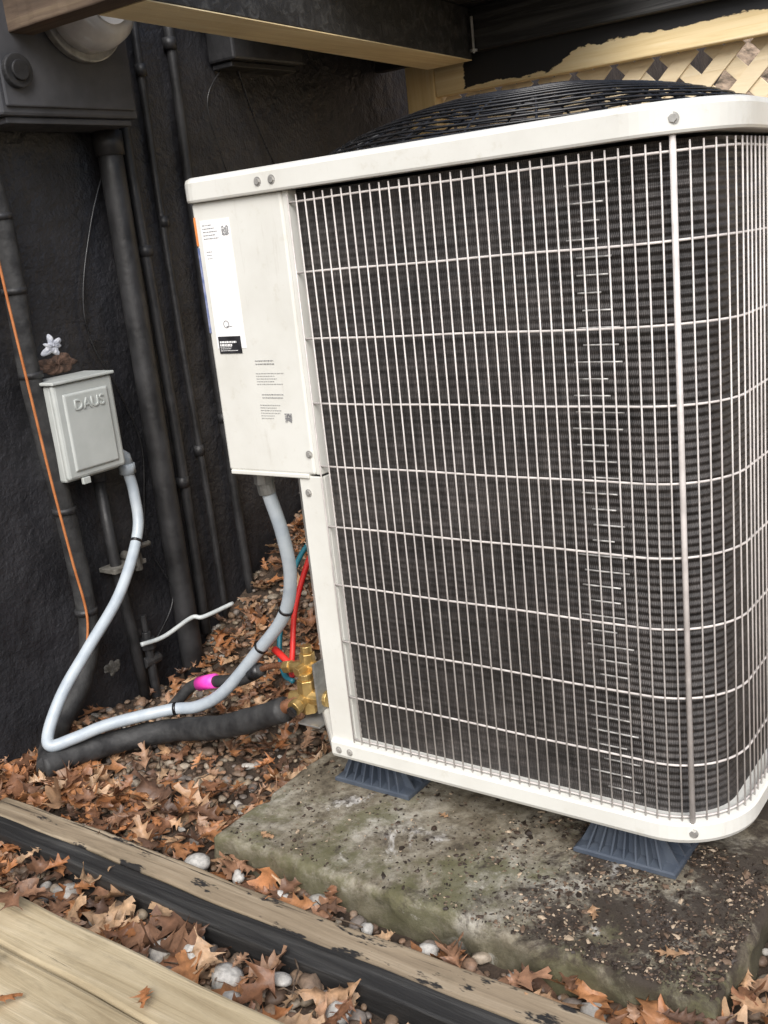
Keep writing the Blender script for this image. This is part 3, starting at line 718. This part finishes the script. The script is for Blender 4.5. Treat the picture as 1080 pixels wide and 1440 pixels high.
mb=MB(); p=cr(pts,10); mb.tube(p,[.0215*(1+.05*math.sin(i*.8)*math.sin(i*.33)) for i in range(len(p))],18); par(mb.obj('foam_sleeve_wall',M_foam,smooth=True),RL)
mb=MB()
for q in ((.205,.0885),(.43,.082),(.715,.064),(.88,.063),(1.02,.062)):
    mb.tube([(-.58,q[1],q[0]-.006),(-.58,q[1],q[0]+.006)],.0245,18)
par(mb.obj('pipe_straps',M_blkpaint,smooth=True),RL)
par(pipe('suction_copper_stub',[(.02,.078,.124),(-.01,.066,.104),(-.035,.062,.09)],.0125,M_copper),RL)
LQ=empty('liquid_refrigerant_line',(-.2,.1,.1))
par(pipe('copper_line',[(-.015,.098,.167),(-.06,.102,.16),(-.10,.105,.145),(-.16,.10,.115),(-.18,.10,.10)],.006,M_copper),LQ)
par(pipe('dark_sleeve',[(-.10,.104,.144),(-.16,.105,.112),(-.24,.115,.090),(-.315,.115,.066),(-.36,.09,.02)],.0115,M_foam),LQ)
mb=MB(); mb.tube([(-.245,.1155,.090),(-.268,.116,.083),(-.294,.116,.0745)],.0148,16); par(mb.obj('pink_tape_wrap',M_pink,smooth=True),LQ)
mb=MB(); mb.tube([(-.105,.105,.144),(-.13,.1045,.128)],.0135,16); par(mb.obj('filter_cap',M_black,smooth=True),LQ)
WH=empty('flexible_electrical_conduit',(-.3,.05,.3))
pts=[(-.565,.25,.475),(-.56,.253,.42),(-.545,.232,.34),(-.51,.13,.24),(-.50,.02,.16),(-.495,-.06,.10),(-.482,-.118,.045),(-.462,-.135,.022),(-.435,-.10,.026),(-.40,-.035,.034),(-.33,.058,.036),(-.27,.08,.045),(-.20,.09,.085),(-.11,.105,.175),(-.03,.108,.26),(.012,.095,.345),(.028,.072,.435),(.026,.052,.52),(.024,.05,.56)]
mb=MB(); p=cr(pts,12); mb.tube(p,.0120,18); par(mb.obj('whip',M_whip,smooth=True),WH)
mb=MB(); mb.tube([(.024,.05,.530),(.024,.05,.559)],.0175,8); mb.tube([(.0255,.052,.512),(.0245,.05,.532)],.015,16); par(mb.obj('whip_connector',M_galv,bevel=.001),WH)
mb=MB()
for i in (26,158,170,122):
    i=min(i,len(p)-2); a=p[i]; t=(p[i+1]-p[i]).normalized(); mb.tube([a-t*.003,a+t*.003],.0136,16)
par(mb.obj('zip_ties',M_black,smooth=True),WH)
pipe('orange_cable',[(-.555,.03,1.5),(-.555,.022,1.1),(-.555,.026,.90),(-.553,.037,.66),(-.552,.045,.5),(-.552,.058,.33),(-.555,.07,.2),(-.565,.05,.10)],.0028,M_orange,n=10)
pipe('red_hose',[(.03,.28,.52),(.0,.24,.42),(-.035,.205,.34),(-.055,.17,.25),(-.05,.14,.17),(-.045,.125,.135),(-.02,.11,.15)],.0055,M_red,n=10)
pipe('red_hose',[(-.045,.128,.15),(-.075,.135,.165),(-.095,.14,.172)],.007,M_red,n=10)
pipe('blue_hose',[(.03,.30,.50),(-.02,.26,.41),(-.075,.22,.33),(-.10,.19,.24),(-.10,.16,.17),(-.07,.13,.13),(-.03,.11,.13)],.005,M_teal,n=10)
pipe('pvc_drain_line',[(-.56,.20,.085),(-.55,.26,.083),(-.54,.34,.10),(-.52,.36,.098),(-.50,.44,.105)],.0052,M_pvc,n=10)
HB=empty('hose_bib',(-.57,.21,.26))
mb=MB(); mb.box((-.613,.165,.262),(-.56,.255,.272)); mb.tube([(-.61,.235,.28),(-.56,.235,.28)],.011,10); mb.tube([(-.565,.235,.25),(-.565,.235,.31)],.009,8); mb.tube([(-.57,.25,.30),(-.57,.28,.30)],.006,8)
par(mb.obj('valve_body',M_dust,bevel=.001),HB)
GS=empty('gas_riser_fitting',(-.58,.24,.05))
mb=MB(); mb.tube([(-.58,.235,-.06),(-.58,.235,.10)],.011,10); mb.tube([(-.58,.235,.06),(-.58,.235,.085)],.018,8); mb.tube([(-.58,.215,.03),(-.58,.26,.03)],.013,10); mb.tube([(-.58,.235,.10),(-.58,.235,.14)],.007,8)
par(mb.obj('fitting',M_blkpaint,smooth=False,bevel=.001),GS)

# ------------------------------------------------------------ camera
cam=bpy.data.cameras.new('Camera'); co=bpy.data.objects.new('Camera',cam); col.objects.link(co)
cam.sensor_fit='VERTICAL'; cam.sensor_height=36; cam.sensor_width=27; cam.lens=36.45; cam.clip_start=.02; cam.clip_end=400
rt=Vector((.8119,.5743,-.1035)); fw=Vector((-.5791,.7724,-.2602))
rt.normalize(); bk=(-fw).normalized(); up=bk.cross(rt).normalized(); rt=up.cross(bk)
M=Matrix((( rt.x,up.x,bk.x,1.205),(rt.y,up.y,bk.y,-1.2),(rt.z,up.z,bk.z,.918),(0,0,0,1)))
co.matrix_world=M; scene.camera=co

# ------------------------------------------------------------ light
w=bpy.data.worlds.new('World'); scene.world=w; w.use_nodes=True; nt=w.node_tree
sky=nt.nodes.new('ShaderNodeTexSky'); sky.sky_type='NISHITA'; sky.sun_disc=False
el,az=42,148
sky.sun_elevation=math.radians(el); sky.sun_rotation=math.radians(az); sky.dust_density=3; sky.ozone_density=1.0
bg=nt.nodes['Background']; nt.links.new(sky.outputs[0],bg.inputs[0]); bg.inputs[1].default_value=.15
sd=bpy.data.lights.new('sun','SUN'); sd.energy=3.9; sd.angle=math.radians(45); sd.color=(1,.992,.975)
so=bpy.data.objects.new('sun',sd); col.objects.link(so)
d=Vector((math.sin(math.radians(az))*math.cos(math.radians(el)),math.cos(math.radians(az))*math.cos(math.radians(el)),math.sin(math.radians(el))))
so.rotation_euler=d.to_track_quat('Z','Y').to_euler(); so.location=d*5
scene.view_settings.view_transform='Standard'; scene.view_settings.look='None'; scene.view_settings.exposure=0
